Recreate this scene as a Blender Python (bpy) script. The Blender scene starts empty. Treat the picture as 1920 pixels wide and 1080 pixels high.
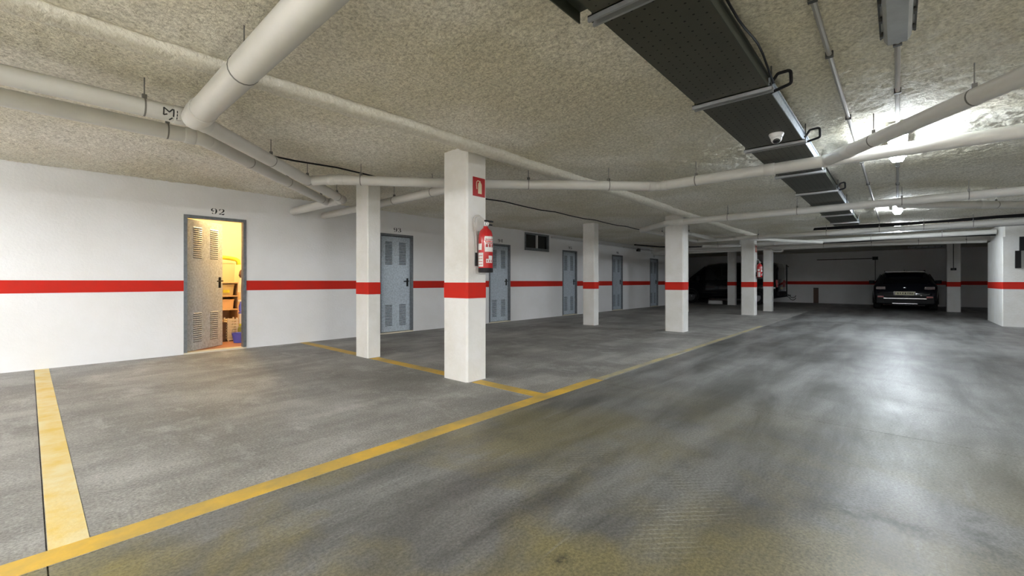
import bpy, bmesh, math, random
import numpy as np
from mathutils import Vector, Matrix

random.seed(7)
PI = math.pi
SC = bpy.context.scene
C = SC.collection

# ------------------------------------------------------------------ camera
# X runs along the storage-room wall (away), Y runs towards that wall, camera above the origin
CAM_H = 1.05
HEAD = math.radians(41.75)
cam_d = bpy.data.cameras.new('camera')
cam = bpy.data.objects.new('camera', cam_d); C.objects.link(cam)
cam.location = (0, 0, CAM_H)
cam.rotation_euler = (PI/2, 0, HEAD - PI/2)
cam_d.sensor_width = 36.0
cam_d.lens = 810/1920*36
cam_d.shift_y = -12/1920
cam_d.clip_start = 0.05
SC.camera = cam

# ------------------------------------------------------------------ world and exposure
w = bpy.data.worlds.new('world'); SC.world = w; w.use_nodes = True
w.node_tree.nodes['Background'].inputs[0].default_value = (0.6, 0.65, 0.7, 1)
w.node_tree.nodes['Background'].inputs[1].default_value = 0.05
SC.view_settings.view_transform = 'Standard'
SC.view_settings.look = 'None'
SC.view_settings.gamma = 1.0
SC.view_settings.use_curve_mapping = False
SC.view_settings.exposure = 3.33
LAMP = 15.5          # emission strength of a lit ceiling tube cover
LAMP_FILL = 48.0     # unseen fill lamps added to brighten the near walls and ceiling
LAMP_MAIN = 112.0    # the bright lamp behind the viewer in the aisle row
LAMP_COL = (0.84, 0.92, 1.0)

CEIL = 2.46
WALL_Y = 7.66
BACK_X = 25.75

# ------------------------------------------------------------------ materials
M = {}
def mat(name, col=(0.8,0.8,0.8), rough=0.6, metal=0.0, spec=0.5, noise=None, bump=None, emit=None, coat=0.0):
    """noise = (scale, second colour, amount)   bump = (scale, strength, distance)"""
    m = bpy.data.materials.new(name); m.use_nodes = True
    nt = m.node_tree; b = nt.nodes['Principled BSDF']
    b.inputs['Base Color'].default_value = (*col, 1)
    b.inputs['Roughness'].default_value = rough
    b.inputs['Metallic'].default_value = metal
    b.inputs['Specular IOR Level'].default_value = spec
    b.inputs['Coat Weight'].default_value = coat
    if noise or bump:
        g = nt.nodes.new('ShaderNodeNewGeometry')
    if noise:
        n = nt.nodes.new('ShaderNodeTexNoise'); n.inputs['Scale'].default_value = noise[0]
        n.inputs['Detail'].default_value = 6; n.inputs['Roughness'].default_value = 0.65
        nt.links.new(g.outputs['Position'], n.inputs['Vector'])
        r = nt.nodes.new('ShaderNodeValToRGB')
        r.color_ramp.elements[0].position = 0.38; r.color_ramp.elements[0].color = (0,0,0,1)
        r.color_ramp.elements[1].position = 0.66; r.color_ramp.elements[1].color = (noise[2],)*3 + (1,)
        nt.links.new(n.outputs['Fac'], r.inputs['Fac'])
        x = nt.nodes.new('ShaderNodeMix'); x.data_type = 'RGBA'
        x.inputs['A'].default_value = (*col, 1); x.inputs['B'].default_value = (*noise[1], 1)
        nt.links.new(r.outputs['Color'], x.inputs['Factor'])
        nt.links.new(x.outputs['Result'], b.inputs['Base Color'])
    if bump:
        n2 = nt.nodes.new('ShaderNodeTexNoise'); n2.inputs['Scale'].default_value = bump[0]; n2.inputs['Detail'].default_value = 4
        nt.links.new(g.outputs['Position'], n2.inputs['Vector'])
        bp = nt.nodes.new('ShaderNodeBump'); bp.inputs['Strength'].default_value = bump[1]; bp.inputs['Distance'].default_value = bump[2]
        nt.links.new(n2.outputs['Fac'], bp.inputs['Height']); nt.links.new(bp.outputs['Normal'], b.inputs['Normal'])
    if emit:
        b.inputs['Emission Color'].default_value = (*emit[0], 1); b.inputs['Emission Strength'].default_value = emit[1]
    M[name] = m
    return m

mat('wall_white', (0.82,0.82,0.825), 0.75, noise=(1.3,(0.76,0.755,0.74),0.7), bump=(35,0.25,0.01))
mat('column_white', (0.80,0.79,0.765), 0.75, noise=(2.2,(0.70,0.68,0.62),0.8), bump=(28,0.4,0.012))
mat('red_paint', (0.60,0.022,0.012), 0.7, 0.0, 0.2, noise=(6,(0.48,0.030,0.018),0.6), bump=(40,0.15,0.006))
mat('yellow_paint', (0.74,0.46,0.06), 0.6, noise=(2.2,(0.36,0.28,0.11),0.9), bump=(60,0.2,0.004))
mat('yellow_faded', (0.50,0.42,0.20), 0.6, noise=(4,(0.30,0.285,0.24),1.0))
mat('yellow_pale', (0.78,0.68,0.40), 0.6, noise=(3.5,(0.74,0.52,0.12),1.0), bump=(60,0.2,0.004))
mat('pvc', (0.66,0.65,0.615), 0.4, noise=(3,(0.60,0.585,0.545),0.6))
mat('pvc_dark', (0.36,0.35,0.33), 0.45)
mat('steel', (0.42,0.43,0.44), 0.4, 0.8)
mat('hanger', (0.20,0.195,0.18), 0.5, 0.3)
mat('dark_steel', (0.08,0.08,0.075), 0.5, 0.5)
mat('galv', (0.58,0.65,0.71), 0.45, 0.25, noise=(38,(0.34,0.39,0.44),0.9))
mat('galv_frame', (0.22,0.235,0.25), 0.45, 0.5, noise=(20,(0.14,0.15,0.16),0.8))
mat('louvre_dark', (0.05,0.055,0.06), 0.6, 0.4)
mat('black', (0.010,0.010,0.011), 0.5, 0.0, 0.2)
mat('black_gloss', (0.006,0.006,0.008), 0.12, 0.0, 0.6, coat=0.5)
mat('navy_gloss', (0.004,0.005,0.012), 0.14, 0.0, 0.6, coat=0.5)
mat('car_glass', (0.004,0.004,0.005), 0.06, 0.0, 0.6)
mat('hose_grey', (0.42,0.40,0.38), 0.5)
mat('rubber', (0.012,0.012,0.012), 0.85)
mat('chrome', (0.6,0.6,0.62), 0.18, 1.0)
mat('alloy', (0.38,0.38,0.40), 0.3, 0.9)
mat('tail_red', (0.35,0.012,0.015), 0.2, 0.0, 0.6)
mat('tail_dark', (0.05,0.004,0.005), 0.2)
mat('tail_clear', (0.7,0.62,0.6), 0.2)
mat('plate', (0.80,0.76,0.52), 0.5)
mat('plate_mark', (0.08,0.07,0.05), 0.6)
mat('ext_red', (0.48,0.012,0.015), 0.25, 0.0, 0.5, coat=0.3)
mat('label_white', (0.72,0.70,0.68), 0.5)
mat('label_print', (0.40,0.05,0.05), 0.5)
mat('sign_red', (0.42,0.015,0.015), 0.4)
mat('sign_cream', (0.75,0.66,0.45), 0.45)
mat('white_plastic', (0.72,0.72,0.72), 0.35)
mat('fixture_white', (0.62,0.62,0.62), 0.35)
mat('tube_glow', (0.9,0.9,0.9), 0.4, emit=(LAMP_COL, LAMP))
mat('fill_glow', (0.9,0.9,0.9), 0.4, emit=((0.95,0.975,1.0), LAMP_FILL))  # glow of the added out-of-view fill lamps
mat('main_glow', (0.9,0.9,0.9), 0.4, emit=((0.95,0.975,1.0), LAMP_MAIN))
mat('cover_off', (0.34,0.355,0.37), 0.22, noise=(7,(0.25,0.26,0.27),0.6))
mat('tray_side', (0.055,0.06,0.045), 0.5, 0.3)
mat('wall_conduit', (0.60,0.60,0.60), 0.5)
mat('threshold', (0.70,0.64,0.50), 0.6)
mat('glass_dark', (0.015,0.017,0.018), 0.1)
mat('ink', (0.02,0.02,0.02), 0.7)
mat('store_wall', (0.80,0.66,0.42), 0.8, noise=(3,(0.78,0.60,0.38),0.5))
mat('store_floor', (0.42,0.20,0.12), 0.6, noise=(8,(0.35,0.15,0.09),0.6))
mat('wood_pale', (0.70,0.46,0.28), 0.6, noise=(9,(0.60,0.38,0.22),0.6))
mat('carton', (0.72,0.47,0.28), 0.7)
mat('carton_dark', (0.13,0.075,0.05), 0.75, noise=(14,(0.07,0.04,0.03),0.8))
mat('tub_clear', (0.45,0.35,0.20), 0.35)
mat('lime', (0.55,0.52,0.03), 0.6, noise=(16,(0.42,0.38,0.02),0.7))
mat('blue_plastic', (0.10,0.12,0.55), 0.35)
mat('cream_plastic', (0.76,0.68,0.58), 0.45)
mat('brown', (0.11,0.06,0.04), 0.6)
mat('olive', (0.20,0.20,0.03), 0.5)
mat('bulb_glow', (1,0.9,0.7), 0.4, emit=((1.0,0.76,0.40), 105.0))
mat('cabinet_grey', (0.42,0.43,0.43), 0.5)

def node(nt, typ, **kw):
    n = nt.nodes.new(typ)
    for k, v in kw.items():
        if k.startswith('i_'): n.inputs[k[2:]].default_value = v
        else: setattr(n, k, v)
    return n

def ceiling_material():
    m = bpy.data.materials.new('sprayed_ceiling'); m.use_nodes = True
    nt = m.node_tree; b = nt.nodes['Principled BSDF']; L = nt.links.new
    b.inputs['Roughness'].default_value = 0.62; b.inputs['Specular IOR Level'].default_value = 0.35
    g = node(nt, 'ShaderNodeNewGeometry')
    big = node(nt, 'ShaderNodeTexNoise'); big.inputs['Scale'].default_value = 0.75; big.inputs['Detail'].default_value = 5
    fine = node(nt, 'ShaderNodeTexNoise'); fine.inputs['Scale'].default_value = 42; fine.inputs['Detail'].default_value = 5; fine.inputs['Roughness'].default_value = 0.7
    L(g.outputs['Position'], big.inputs['Vector']); L(g.outputs['Position'], fine.inputs['Vector'])
    r1 = node(nt, 'ShaderNodeValToRGB')
    e = r1.color_ramp.elements; e[0].position = 0.36; e[0].color = (0.70,0.655,0.52,1); e[1].position = 0.62; e[1].color = (0.86,0.83,0.75,1)
    L(big.outputs['Fac'], r1.inputs['Fac'])
    r2 = node(nt, 'ShaderNodeValToRGB')
    e = r2.color_ramp.elements; e[0].position = 0.33; e[0].color = (0.66,0.645,0.60,1); e[1].position = 0.60; e[1].color = (1.16,1.16,1.15,1)
    L(fine.outputs['Fac'], r2.inputs['Fac'])
    x = node(nt, 'ShaderNodeMix', data_type='RGBA', blend_type='MULTIPLY'); x.inputs['Factor'].default_value = 1
    L(r1.outputs['Color'], x.inputs['A']); L(r2.outputs['Color'], x.inputs['B'])
    L(x.outputs['Result'], b.inputs['Base Color'])
    v = node(nt, 'ShaderNodeTexNoise'); v.inputs['Scale'].default_value = 62; v.inputs['Detail'].default_value = 4; v.inputs['Roughness'].default_value = 0.6
    L(g.outputs['Position'], v.inputs['Vector'])
    bp = node(nt, 'ShaderNodeBump'); bp.inputs['Strength'].default_value = 0.65; bp.inputs['Distance'].default_value = 0.02
    L(v.outputs['Fac'], bp.inputs['Height']); L(bp.outputs['Normal'], b.inputs['Normal'])
    M['ceiling'] = m
ceiling_material()
mat('bead', (0.74,0.71,0.62), 0.6, noise=(30,(0.58,0.54,0.44),0.7), bump=(40,0.7,0.02))

def floor_material():
    m = bpy.data.materials.new('concrete_floor'); m.use_nodes = True
    nt = m.node_tree; b = nt.nodes['Principled BSDF']; L = nt.links.new
    g = node(nt, 'ShaderNodeNewGeometry'); P = g.outputs['Position']
    sep = node(nt, 'ShaderNodeSeparateXYZ'); L(P, sep.inputs[0])
    def noise(scale, detail=6, rough=0.6, dist=0.0, vec=None):
        n = node(nt, 'ShaderNodeTexNoise'); n.inputs['Scale'].default_value = scale
        n.inputs['Detail'].default_value = detail; n.inputs['Roughness'].default_value = rough; n.inputs['Distortion'].default_value = dist
        L(vec or P, n.inputs['Vector']); return n.outputs['Fac']
    def ramp(fac, stops):
        r = node(nt, 'ShaderNodeValToRGB'); e = r.color_ramp.elements
        while len(e) < len(stops): e.new(0.5)
        for el, (p, c) in zip(e, stops): el.position = p; el.color = (*c, 1) if len(c) == 3 else c
        L(fac, r.inputs['Fac']); return r.outputs['Color']
    def mix(f, a, bb, bt='MIX'):
        x = node(nt, 'ShaderNodeMix', data_type='RGBA', blend_type=bt)
        for sock, val in (('Factor', f), ('A', a), ('B', bb)):
            if hasattr(val, 'is_linked') or hasattr(val, 'links'): L(val, x.inputs[sock])
            elif isinstance(val, (int, float)): x.inputs[sock].default_value = val
            else: x.inputs[sock].default_value = (*val, 1)
        return x.outputs['Result']
    def math_(op, a, bb=None, clamp=False):
        x = node(nt, 'ShaderNodeMath', operation=op, use_clamp=clamp)
        for i, val in enumerate((a, bb)):
            if val is None: continue
            if isinstance(val, (int, float)): x.inputs[i].default_value = val
            else: L(val, x.inputs[i])
        return x.outputs[0]
    G = lambda v: (v, v, v)
    # streaks along the driving direction
    mp = node(nt, 'ShaderNodeMapping'); mp.inputs['Scale'].default_value = (0.28, 1.5, 1); L(P, mp.inputs['Vector'])
    streak = noise(2.0, 7, 0.62, 0.4, mp.outputs[0])
    bay = ramp(noise(0.9, 8, 0.65), [(0.38, (0.225,0.216,0.198)), (0.62, (0.42,0.41,0.385))])
    bay = mix(math_('MULTIPLY', ramp(streak, [(0.42, G(1)), (0.56, G(0))]), 0.45), bay, (0.19,0.183,0.17))
    mp2 = node(nt, 'ShaderNodeMapping'); mp2.inputs['Scale'].default_value = (1.6, 0.9, 1); mp2.inputs['Rotation'].default_value = (0,0,0.7); L(P, mp2.inputs['Vector'])
    bay = mix(math_('MULTIPLY', ramp(noise(1.9, 9, 0.72, 0.3, mp2.outputs[0]), [(0.53, G(0)), (0.68, G(1))]), 0.50), bay, (0.58,0.575,0.56))
    bay = mix(math_('MULTIPLY', ramp(noise(26, 8, 0.75), [(0.54, G(0)), (0.66, G(1))]), 0.40), bay, (0.52,0.52,0.51))
    aisle = ramp(streak, [(0.38, (0.105,0.104,0.098)), (0.64, (0.245,0.245,0.238))])
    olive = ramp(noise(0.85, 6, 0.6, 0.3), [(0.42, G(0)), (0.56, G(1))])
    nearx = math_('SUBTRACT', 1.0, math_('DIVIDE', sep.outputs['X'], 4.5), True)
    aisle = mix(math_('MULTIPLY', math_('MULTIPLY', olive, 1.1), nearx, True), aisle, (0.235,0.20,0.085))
    aisle = mix(math_('MULTIPLY', ramp(noise(2.6, 9, 0.7, 0.2), [(0.52, G(0)), (0.70, G(1))]), 0.45), aisle, (0.075,0.072,0.063))
    mp3 = node(nt, 'ShaderNodeMapping'); mp3.inputs['Scale'].default_value = (0.5, 7, 1); mp3.inputs['Rotation'].default_value = (0,0,0.12); L(P, mp3.inputs['Vector'])
    aisle = mix(math_('MULTIPLY', ramp(noise(2.2, 6, 0.7, 0.2, mp3.outputs[0]), [(0.60, G(0)), (0.70, G(1))]), 0.35), aisle, (0.33,0.33,0.32))
    # fine pale scuffs
    sc = node(nt, 'ShaderNodeTexWave', wave_type='BANDS', bands_direction='DIAGONAL'); sc.inputs['Scale'].default_value = 14
    sc.inputs['Distortion'].default_value = 3.0; sc.inputs['Detail'].default_value = 3; L(P, sc.inputs['Vector'])
    scf = ramp(sc.outputs['Fac'], [(0.72, G(0)), (0.95, G(1))])
    for (cx, cy, rx, ry, k) in ((2.05, 0.75, 0.55, 0.30, 0.30), (2.30, 1.42, 0.75, 0.16, 0.25), (3.1, 1.0, 0.5, 0.14, 0.18)):
        a_ = math_('DIVIDE', math_('SUBTRACT', sep.outputs['X'], cx), rx); b_ = math_('DIVIDE', math_('SUBTRACT', sep.outputs['Y'], cy), ry)
        rr = math_('ADD', math_('MULTIPLY', a_, a_), math_('MULTIPLY', b_, b_))
        msk = math_('MULTIPLY', math_('SUBTRACT', 1.0, rr, True), ramp(noise(5, 5), [(0.42, G(0)), (0.6, G(1))]))
        aisle = mix(math_('MULTIPLY', math_('MULTIPLY', msk, scf), k, True), aisle, (0.55,0.55,0.53))
    for (cx, cy, rx, ry, k) in ((2.50, 0.02, 0.10, 0.42, 0.8), (2.75, -0.25, 0.34, 0.07, 0.6), (1.75, 1.30, 0.9, 0.05, 0.5), (1.35, 0.95, 0.06, 0.05, 1.0)):
        a_ = math_('DIVIDE', math_('SUBTRACT', sep.outputs['X'], cx), rx); b_ = math_('DIVIDE', math_('SUBTRACT', sep.outputs['Y'], cy), ry)
        rr = math_('ADD', math_('MULTIPLY', a_, a_), math_('MULTIPLY', b_, b_))
        msk = math_('MULTIPLY', math_('SUBTRACT', 1.0, rr, True), ramp(noise(9, 6, 0.7), [(0.44, G(0)), (0.60, G(1))]))
        aisle = mix(math_('MULTIPLY', msk, k, True), aisle, (0.04,0.038,0.032))
    inbay = math_('GREATER_THAN', sep.outputs['Y'], 2.335)
    col = mix(inbay, aisle, bay)
    col = mix(math_('MULTIPLY', ramp(noise(55, 4, 0.7), [(0.63, G(0)), (0.72, G(1))]), 0.35), col, (0.06,0.058,0.05))
    col = mix(1.0, col, ramp(noise(75, 6, 0.75), [(0.36, G(0.58)), (0.64, G(1.32))]), 'MULTIPLY')
    L(col, b.inputs['Base Color'])
    ro = ramp(noise(2.2, 3, 0.5), [(0.30, G(0.36)), (0.70, G(0.50))])
    rough = mix(inbay, ro, G(0.62))
    L(rough, b.inputs['Roughness'])
    b.inputs['Specular IOR Level'].default_value = 0.5
    bp = node(nt, 'ShaderNodeBump'); bp.inputs['Strength'].default_value = 0.12; bp.inputs['Distance'].default_value = 0.01
    L(noise(24, 7, 0.7), bp.inputs['Height']); L(bp.outputs['Normal'], b.inputs['Normal'])
    M['floor'] = m
floor_material()

def tray_material():
    m = bpy.data.materials.new('perforated_tray'); m.use_nodes = True
    nt = m.node_tree; b = nt.nodes['Principled BSDF']; L = nt.links.new
    b.inputs['Roughness'].default_value = 0.5; b.inputs['Metallic'].default_value = 0.35
    g = node(nt, 'ShaderNodeNewGeometry')
    n = node(nt, 'ShaderNodeTexNoise'); n.inputs['Scale'].default_value = 4; L(g.outputs['Position'], n.inputs['Vector'])
    r = node(nt, 'ShaderNodeValToRGB'); e = r.color_ramp.elements
    e[0].color = (0.050,0.050,0.036,1); e[1].color = (0.075,0.072,0.052,1); L(n.outputs['Fac'], r.inputs['Fac'])
    L(r.outputs['Color'], b.inputs['Base Color'])
    M['tray'] = m
tray_material()
mat('tray_hole', (0.004,0.004,0.004), 0.9)

# ------------------------------------------------------------------ mesh building
class MB:
    def __init__(s): s.v = []; s.f = []
    def add(s, vs, fs):
        o = len(s.v); s.v += [tuple(p) for p in vs]; s.f += [tuple(i+o for i in f) for f in fs]; return s
    def box(s, x0, x1, y0, y1, z0, z1, mtx=None):
        vs = [Vector((x, y, z)) for x in (x0,x1) for y in (y0,y1) for z in (z0,z1)]
        if mtx: vs = [mtx @ p for p in vs]
        return s.add(vs, [(0,1,3,2),(4,6,7,5),(0,4,5,1),(2,3,7,6),(0,2,6,4),(1,5,7,3)])
    def cbox(s, x0, x1, y0, y1, z0, z1, c):
        """box with vertical edges chamfered"""
        p = [(x0+c,y0),(x1-c,y0),(x1,y0+c),(x1,y1-c),(x1-c,y1),(x0+c,y1),(x0,y1-c),(x0,y0+c)]
        return s.prism(p, z0, z1)
    def prism(s, poly, z0, z1, mtx=None):
        n = len(poly)
        vs = [Vector((x,y,z0)) for x,y in poly] + [Vector((x,y,z1)) for x,y in poly]
        if mtx: vs = [mtx @ p for p in vs]
        return s.add(vs, [tuple(range(n-1,-1,-1)), tuple(range(n,2*n))] + [(i,(i+1)%n,n+(i+1)%n,n+i) for i in range(n)])
    def tube(s, pts, r, n=14, cap=True, closed=False):
        pts = [Vector(p) for p in pts]
        k = len(pts); rs = r if isinstance(r, (list, tuple)) else [r]*k
        T = []
        for i in range(k):
            if closed: t = pts[(i+1)%k]-pts[i-1]
            elif i == 0: t = pts[1]-pts[0]
            elif i == k-1: t = pts[-1]-pts[-2]
            else: t = (pts[i+1]-pts[i]).normalized()+(pts[i]-pts[i-1]).normalized()
            T.append(t.normalized())
        a = Vector((0,0,1)) if abs(T[0].z) < 0.9 else Vector((1,0,0))
        N = (a - T[0]*a.dot(T[0])).normalized()
        vs = []
        for i in range(k):
            N = (N - T[i]*N.dot(T[i])).normalized(); B = T[i].cross(N)
            for j in range(n):
                an = 2*PI*j/n; vs.append(pts[i] + (N*math.cos(an)+B*math.sin(an))*rs[i])
        fs = []
        for i in range(k if closed else k-1):
            i2 = (i+1) % k
            for j in range(n):
                fs.append((i*n+j, i*n+(j+1)%n, i2*n+(j+1)%n, i2*n+j))
        if cap and not closed:
            fs.append(tuple(range(n-1,-1,-1))); fs.append(tuple(range((k-1)*n, k*n)))
        return s.add(vs, fs)
    def lathe(s, prof, n=20, mtx=None):
        """prof: (r, z) pairs about z"""
        vs = []; fs = []
        for r, z in prof:
            for j in range(n):
                p = Vector((r*math.cos(2*PI*j/n), r*math.sin(2*PI*j/n), z)); vs.append(mtx @ p if mtx else p)
        for i in range(len(prof)-1):
            for j in range(n):
                fs.append((i*n+j, i*n+(j+1)%n, (i+1)*n+(j+1)%n, (i+1)*n+j))
        fs.append(tuple(range(n-1,-1,-1))); k = len(prof)-1; fs.append(tuple(range(k*n, k*n+n)))
        return s.add(vs, fs)
    def build(s, name, m, parent=None, smooth=False, origin=None, mesh_name=None):
        me = bpy.data.meshes.new(mesh_name or name)
        off = Vector(origin) if origin is not None else Vector((0,0,0))
        me.from_pydata([tuple(Vector(p)-off) for p in s.v], [], s.f)
        bm = bmesh.new(); bm.from_mesh(me); bmesh.ops.recalc_face_normals(bm, faces=bm.faces); bm.to_mesh(me); bm.free()
        me.materials.append(M[m])
        if smooth:
            for p in me.polygons: p.use_smooth = True
            me.set_sharp_from_angle(angle=math.radians(40))
        o = bpy.data.objects.new(name, me); C.objects.link(o)
        if parent: o.parent = parent
        elif origin is not None: o.location = off
        return o

def tag(o, label=None, cat=None, group=None, kind=None):
    if label: o['label'] = label
    if cat: o['category'] = cat
    if group: o['group'] = group
    if kind: o['kind'] = kind
    return o
def thing(name, label, cat, loc=(0,0,0), rz=0.0, group=None, kind=None):
    o = bpy.data.objects.new(name, None); C.objects.link(o)
    o.empty_display_size = 0.1
    o.location = loc; o.rotation_euler = (0,0,rz)
    return tag(o, label, cat, group, kind)
def struct(o, label=None): return tag(o, label, None, None, 'structure')
def copy_tree(o, parent=None):
    c = o.copy(); C.objects.link(c); c.parent = parent
    for ch in list(o.children): copy_tree(ch, c)
    return c

# ------------------------------------------------------------------ the floor: slabs with open joints
fb = MB().box(-8.2, 26, -8.2, 9.9, -0.12, -0.012).build('floor', 'floor'); struct(fb, 'grey concrete garage floor cut into slabs by straight joints')
xs = [-8.2, -4.0, 0.048, 3.95, 8.05, 12.1, 16.2, 20.3, 26.0]
ys = [-8.2, -1.85, 2.33, 9.9]
gp = 0.005
for i in range(len(xs)-1):
    for j in range(len(ys)-1):
        x0, x1, y0, y1 = xs[i]+gp/2, xs[i+1]-gp/2, ys[j]+gp/2, ys[j+1]-gp/2
        MB().box(x0, x1, y0, y1, -0.012, 0.0).build('slab', 'floor', fb)

# ------------------------------------------------------------------ the ceiling: sprayed relief
def vnoise(X, Y, seed):
    rng = np.random.RandomState(seed); tab = rng.rand(256, 256)
    xi = np.floor(X).astype(int); yi = np.floor(Y).astype(int); fx = X-xi; fy = Y-yi
    fx = fx*fx*(3-2*fx); fy = fy*fy*(3-2*fy)
    g = lambda a, b_: tab[a % 256, b_ % 256]
    return (g(xi,yi)*(1-fx)+g(xi+1,yi)*fx)*(1-fy) + (g(xi,yi+1)*(1-fx)+g(xi+1,yi+1)*fx)*fy
def ceiling_patch(x0, x1, y0, y1, st):
    nx = int(round((x1-x0)/st))+1; ny = int(round((y1-y0)/st))+1
    X, Y = np.meshgrid(np.linspace(x0,x1,nx), np.linspace(y0,y1,ny), indexing='ij')
    Z = CEIL + 0.030*(vnoise(X*0.55, Y*0.8, 1)-0.5) + 0.010*(vnoise(X*2.3, Y*2.3, 4)-0.5)
    if st < 0.1:
        Z += 0.009*(vnoise(X*15, Y*15, 2)-0.5) + 0.011*(vnoise(X*33, Y*33, 3)-0.5) + 0.006*(np.random.RandomState(5).rand(*X.shape)-0.5)
    return X, Y, Z
X, Y, Z = ceiling_patch(-1.2, 18.6, -2.6, 7.72, 0.02)
nx, ny = X.shape
me = bpy.data.meshes.new('ceiling')
co = np.stack([X, Y, Z], -1).reshape(-1, 3).astype(np.float32)
idx = np.arange(nx*ny).reshape(nx, ny)
q = np.stack([idx[:-1,:-1], idx[:-1,1:], idx[1:,1:], idx[1:,:-1]], -1).reshape(-1)
nf = (nx-1)*(ny-1)
me.vertices.add(nx*ny); me.vertices.foreach_set('co', co.ravel())
me.loops.add(nf*4); me.loops.foreach_set('vertex_index', q.astype(np.int32))
me.polygons.add(nf); me.polygons.foreach_set('loop_start', (np.arange(nf)*4).astype(np.int32)); me.polygons.foreach_set('loop_total', np.full(nf, 4, np.int32))
me.polygons.foreach_set('use_smooth', np.ones(nf, bool))
me.update(calc_edges=True); me.materials.append(M['ceiling'])
ce = bpy.data.objects.new('ceiling', me); C.objects.link(ce); struct(ce, 'khaki grey sprayed rough garage ceiling')
MB().box(-8.2, 26, -8.2, 9.9, CEIL+0.03, CEIL+0.25).build('ceiling_slab', 'ceiling', ce)
for (a, b_, c_, d_) in ((-8.2,-1.2,-8.2,9.9), (18.6,26,-8.2,9.9), (-1.2,18.6,-8.2,-2.6)):
    MB().box(a, b_, c_, d_, CEIL, CEIL+0.04).build('ceiling_panel', 'ceiling', ce)
# rounded bead along the ceiling
bd = MB()
pts = []; 
for i in range(0, 176):
    x = -2.0 + i*0.10
    pts.append((x, 3.24+0.012*math.sin(x*1.7)+random.uniform(-.006,.006), CEIL-0.012+random.uniform(-.006,.006)))
bd.tube(pts, [0.082+random.uniform(-.006,.006) for _ in pts], 14)
struct(bd.build('trim_1', 'bead', None, True), 'long rounded sprayed bead running along the ceiling above the columns')
# dropped beam at the far end
struct(MB().box(17.5, 17.85, -8.0, WALL_Y, 2.17, CEIL+0.02).build('trim_2', 'column_white'), 'dropped concrete beam across the ceiling before the dark end')

# ------------------------------------------------------------------ walls
DOORS = [1.49, 4.63, 7.71, 10.90, 13.98, 17.17]
DW, DH = 0.80, 2.02
WIN = (9.10, 10.20, 1.92, 2.41)
T = 0.14
wl = MB()
def wbox(x0, x1, z0, z1): wl.box(x0, x1, WALL_Y, WALL_Y+T, z0, z1)
cuts = sorted([(d, d+DW, 'd') for d in DOORS] + [(WIN[0], WIN[1], 'w')])
x = -8.0
for a, b_, k in cuts:
    wbox(x, a, 0, CEIL+0.04)
    if k == 'd': wbox(a, b_, DH, CEIL+0.04)
    else: wbox(a, b_, 0, WIN[2]); wbox(a, b_, WIN[3], CEIL+0.04)
    x = b_
wbox(x, 19.6, 0, CEIL+0.04)
wall_left = wl.build('wall_left', 'wall_white'); struct(wall_left, 'long white wall with storage doors and a red stripe')
SZ0, SZ1 = 0.912, 1.066
x = -8.0
for d in DOORS + [19.6]:
    MB().box(x, d, WALL_Y-0.003, WALL_Y+0.01, SZ0, SZ1).build('stripe', 'red_paint', wall_left)
    x = d+DW
for nm, bx_, st in (
    ('wall_niche_side', (19.6-T, 19.6, WALL_Y+T, 9.7, 0, CEIL+.04), None),
    ('wall_niche', (19.6, BACK_X, 9.6, 9.74, 0, CEIL+.04), (19.6, BACK_X, 9.597, 9.61, SZ0, SZ1)),
    ('wall_back', (BACK_X, BACK_X+T, -8.0, 9.7, 0, CEIL+.04), (BACK_X-.003, BACK_X+.01, -8.0, 9.6, SZ0, SZ1)),
    ('wall_right', (-8.0, BACK_X, -8.14, -8.0, 0, CEIL+.04), (-8.0, BACK_X, -8.01, -7.997, SZ0, SZ1)),
    ('wall_behind', (-8.14, -8.0, -8.0, WALL_Y, 0, CEIL+.04), (-8.01, -7.997, -8.0, WALL_Y, SZ0, SZ1))):
    o = MB().box(*bx_).build(nm, 'wall_white'); struct(o)
    if st: MB().box(*st).build('stripe', 'red_paint', o)

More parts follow.
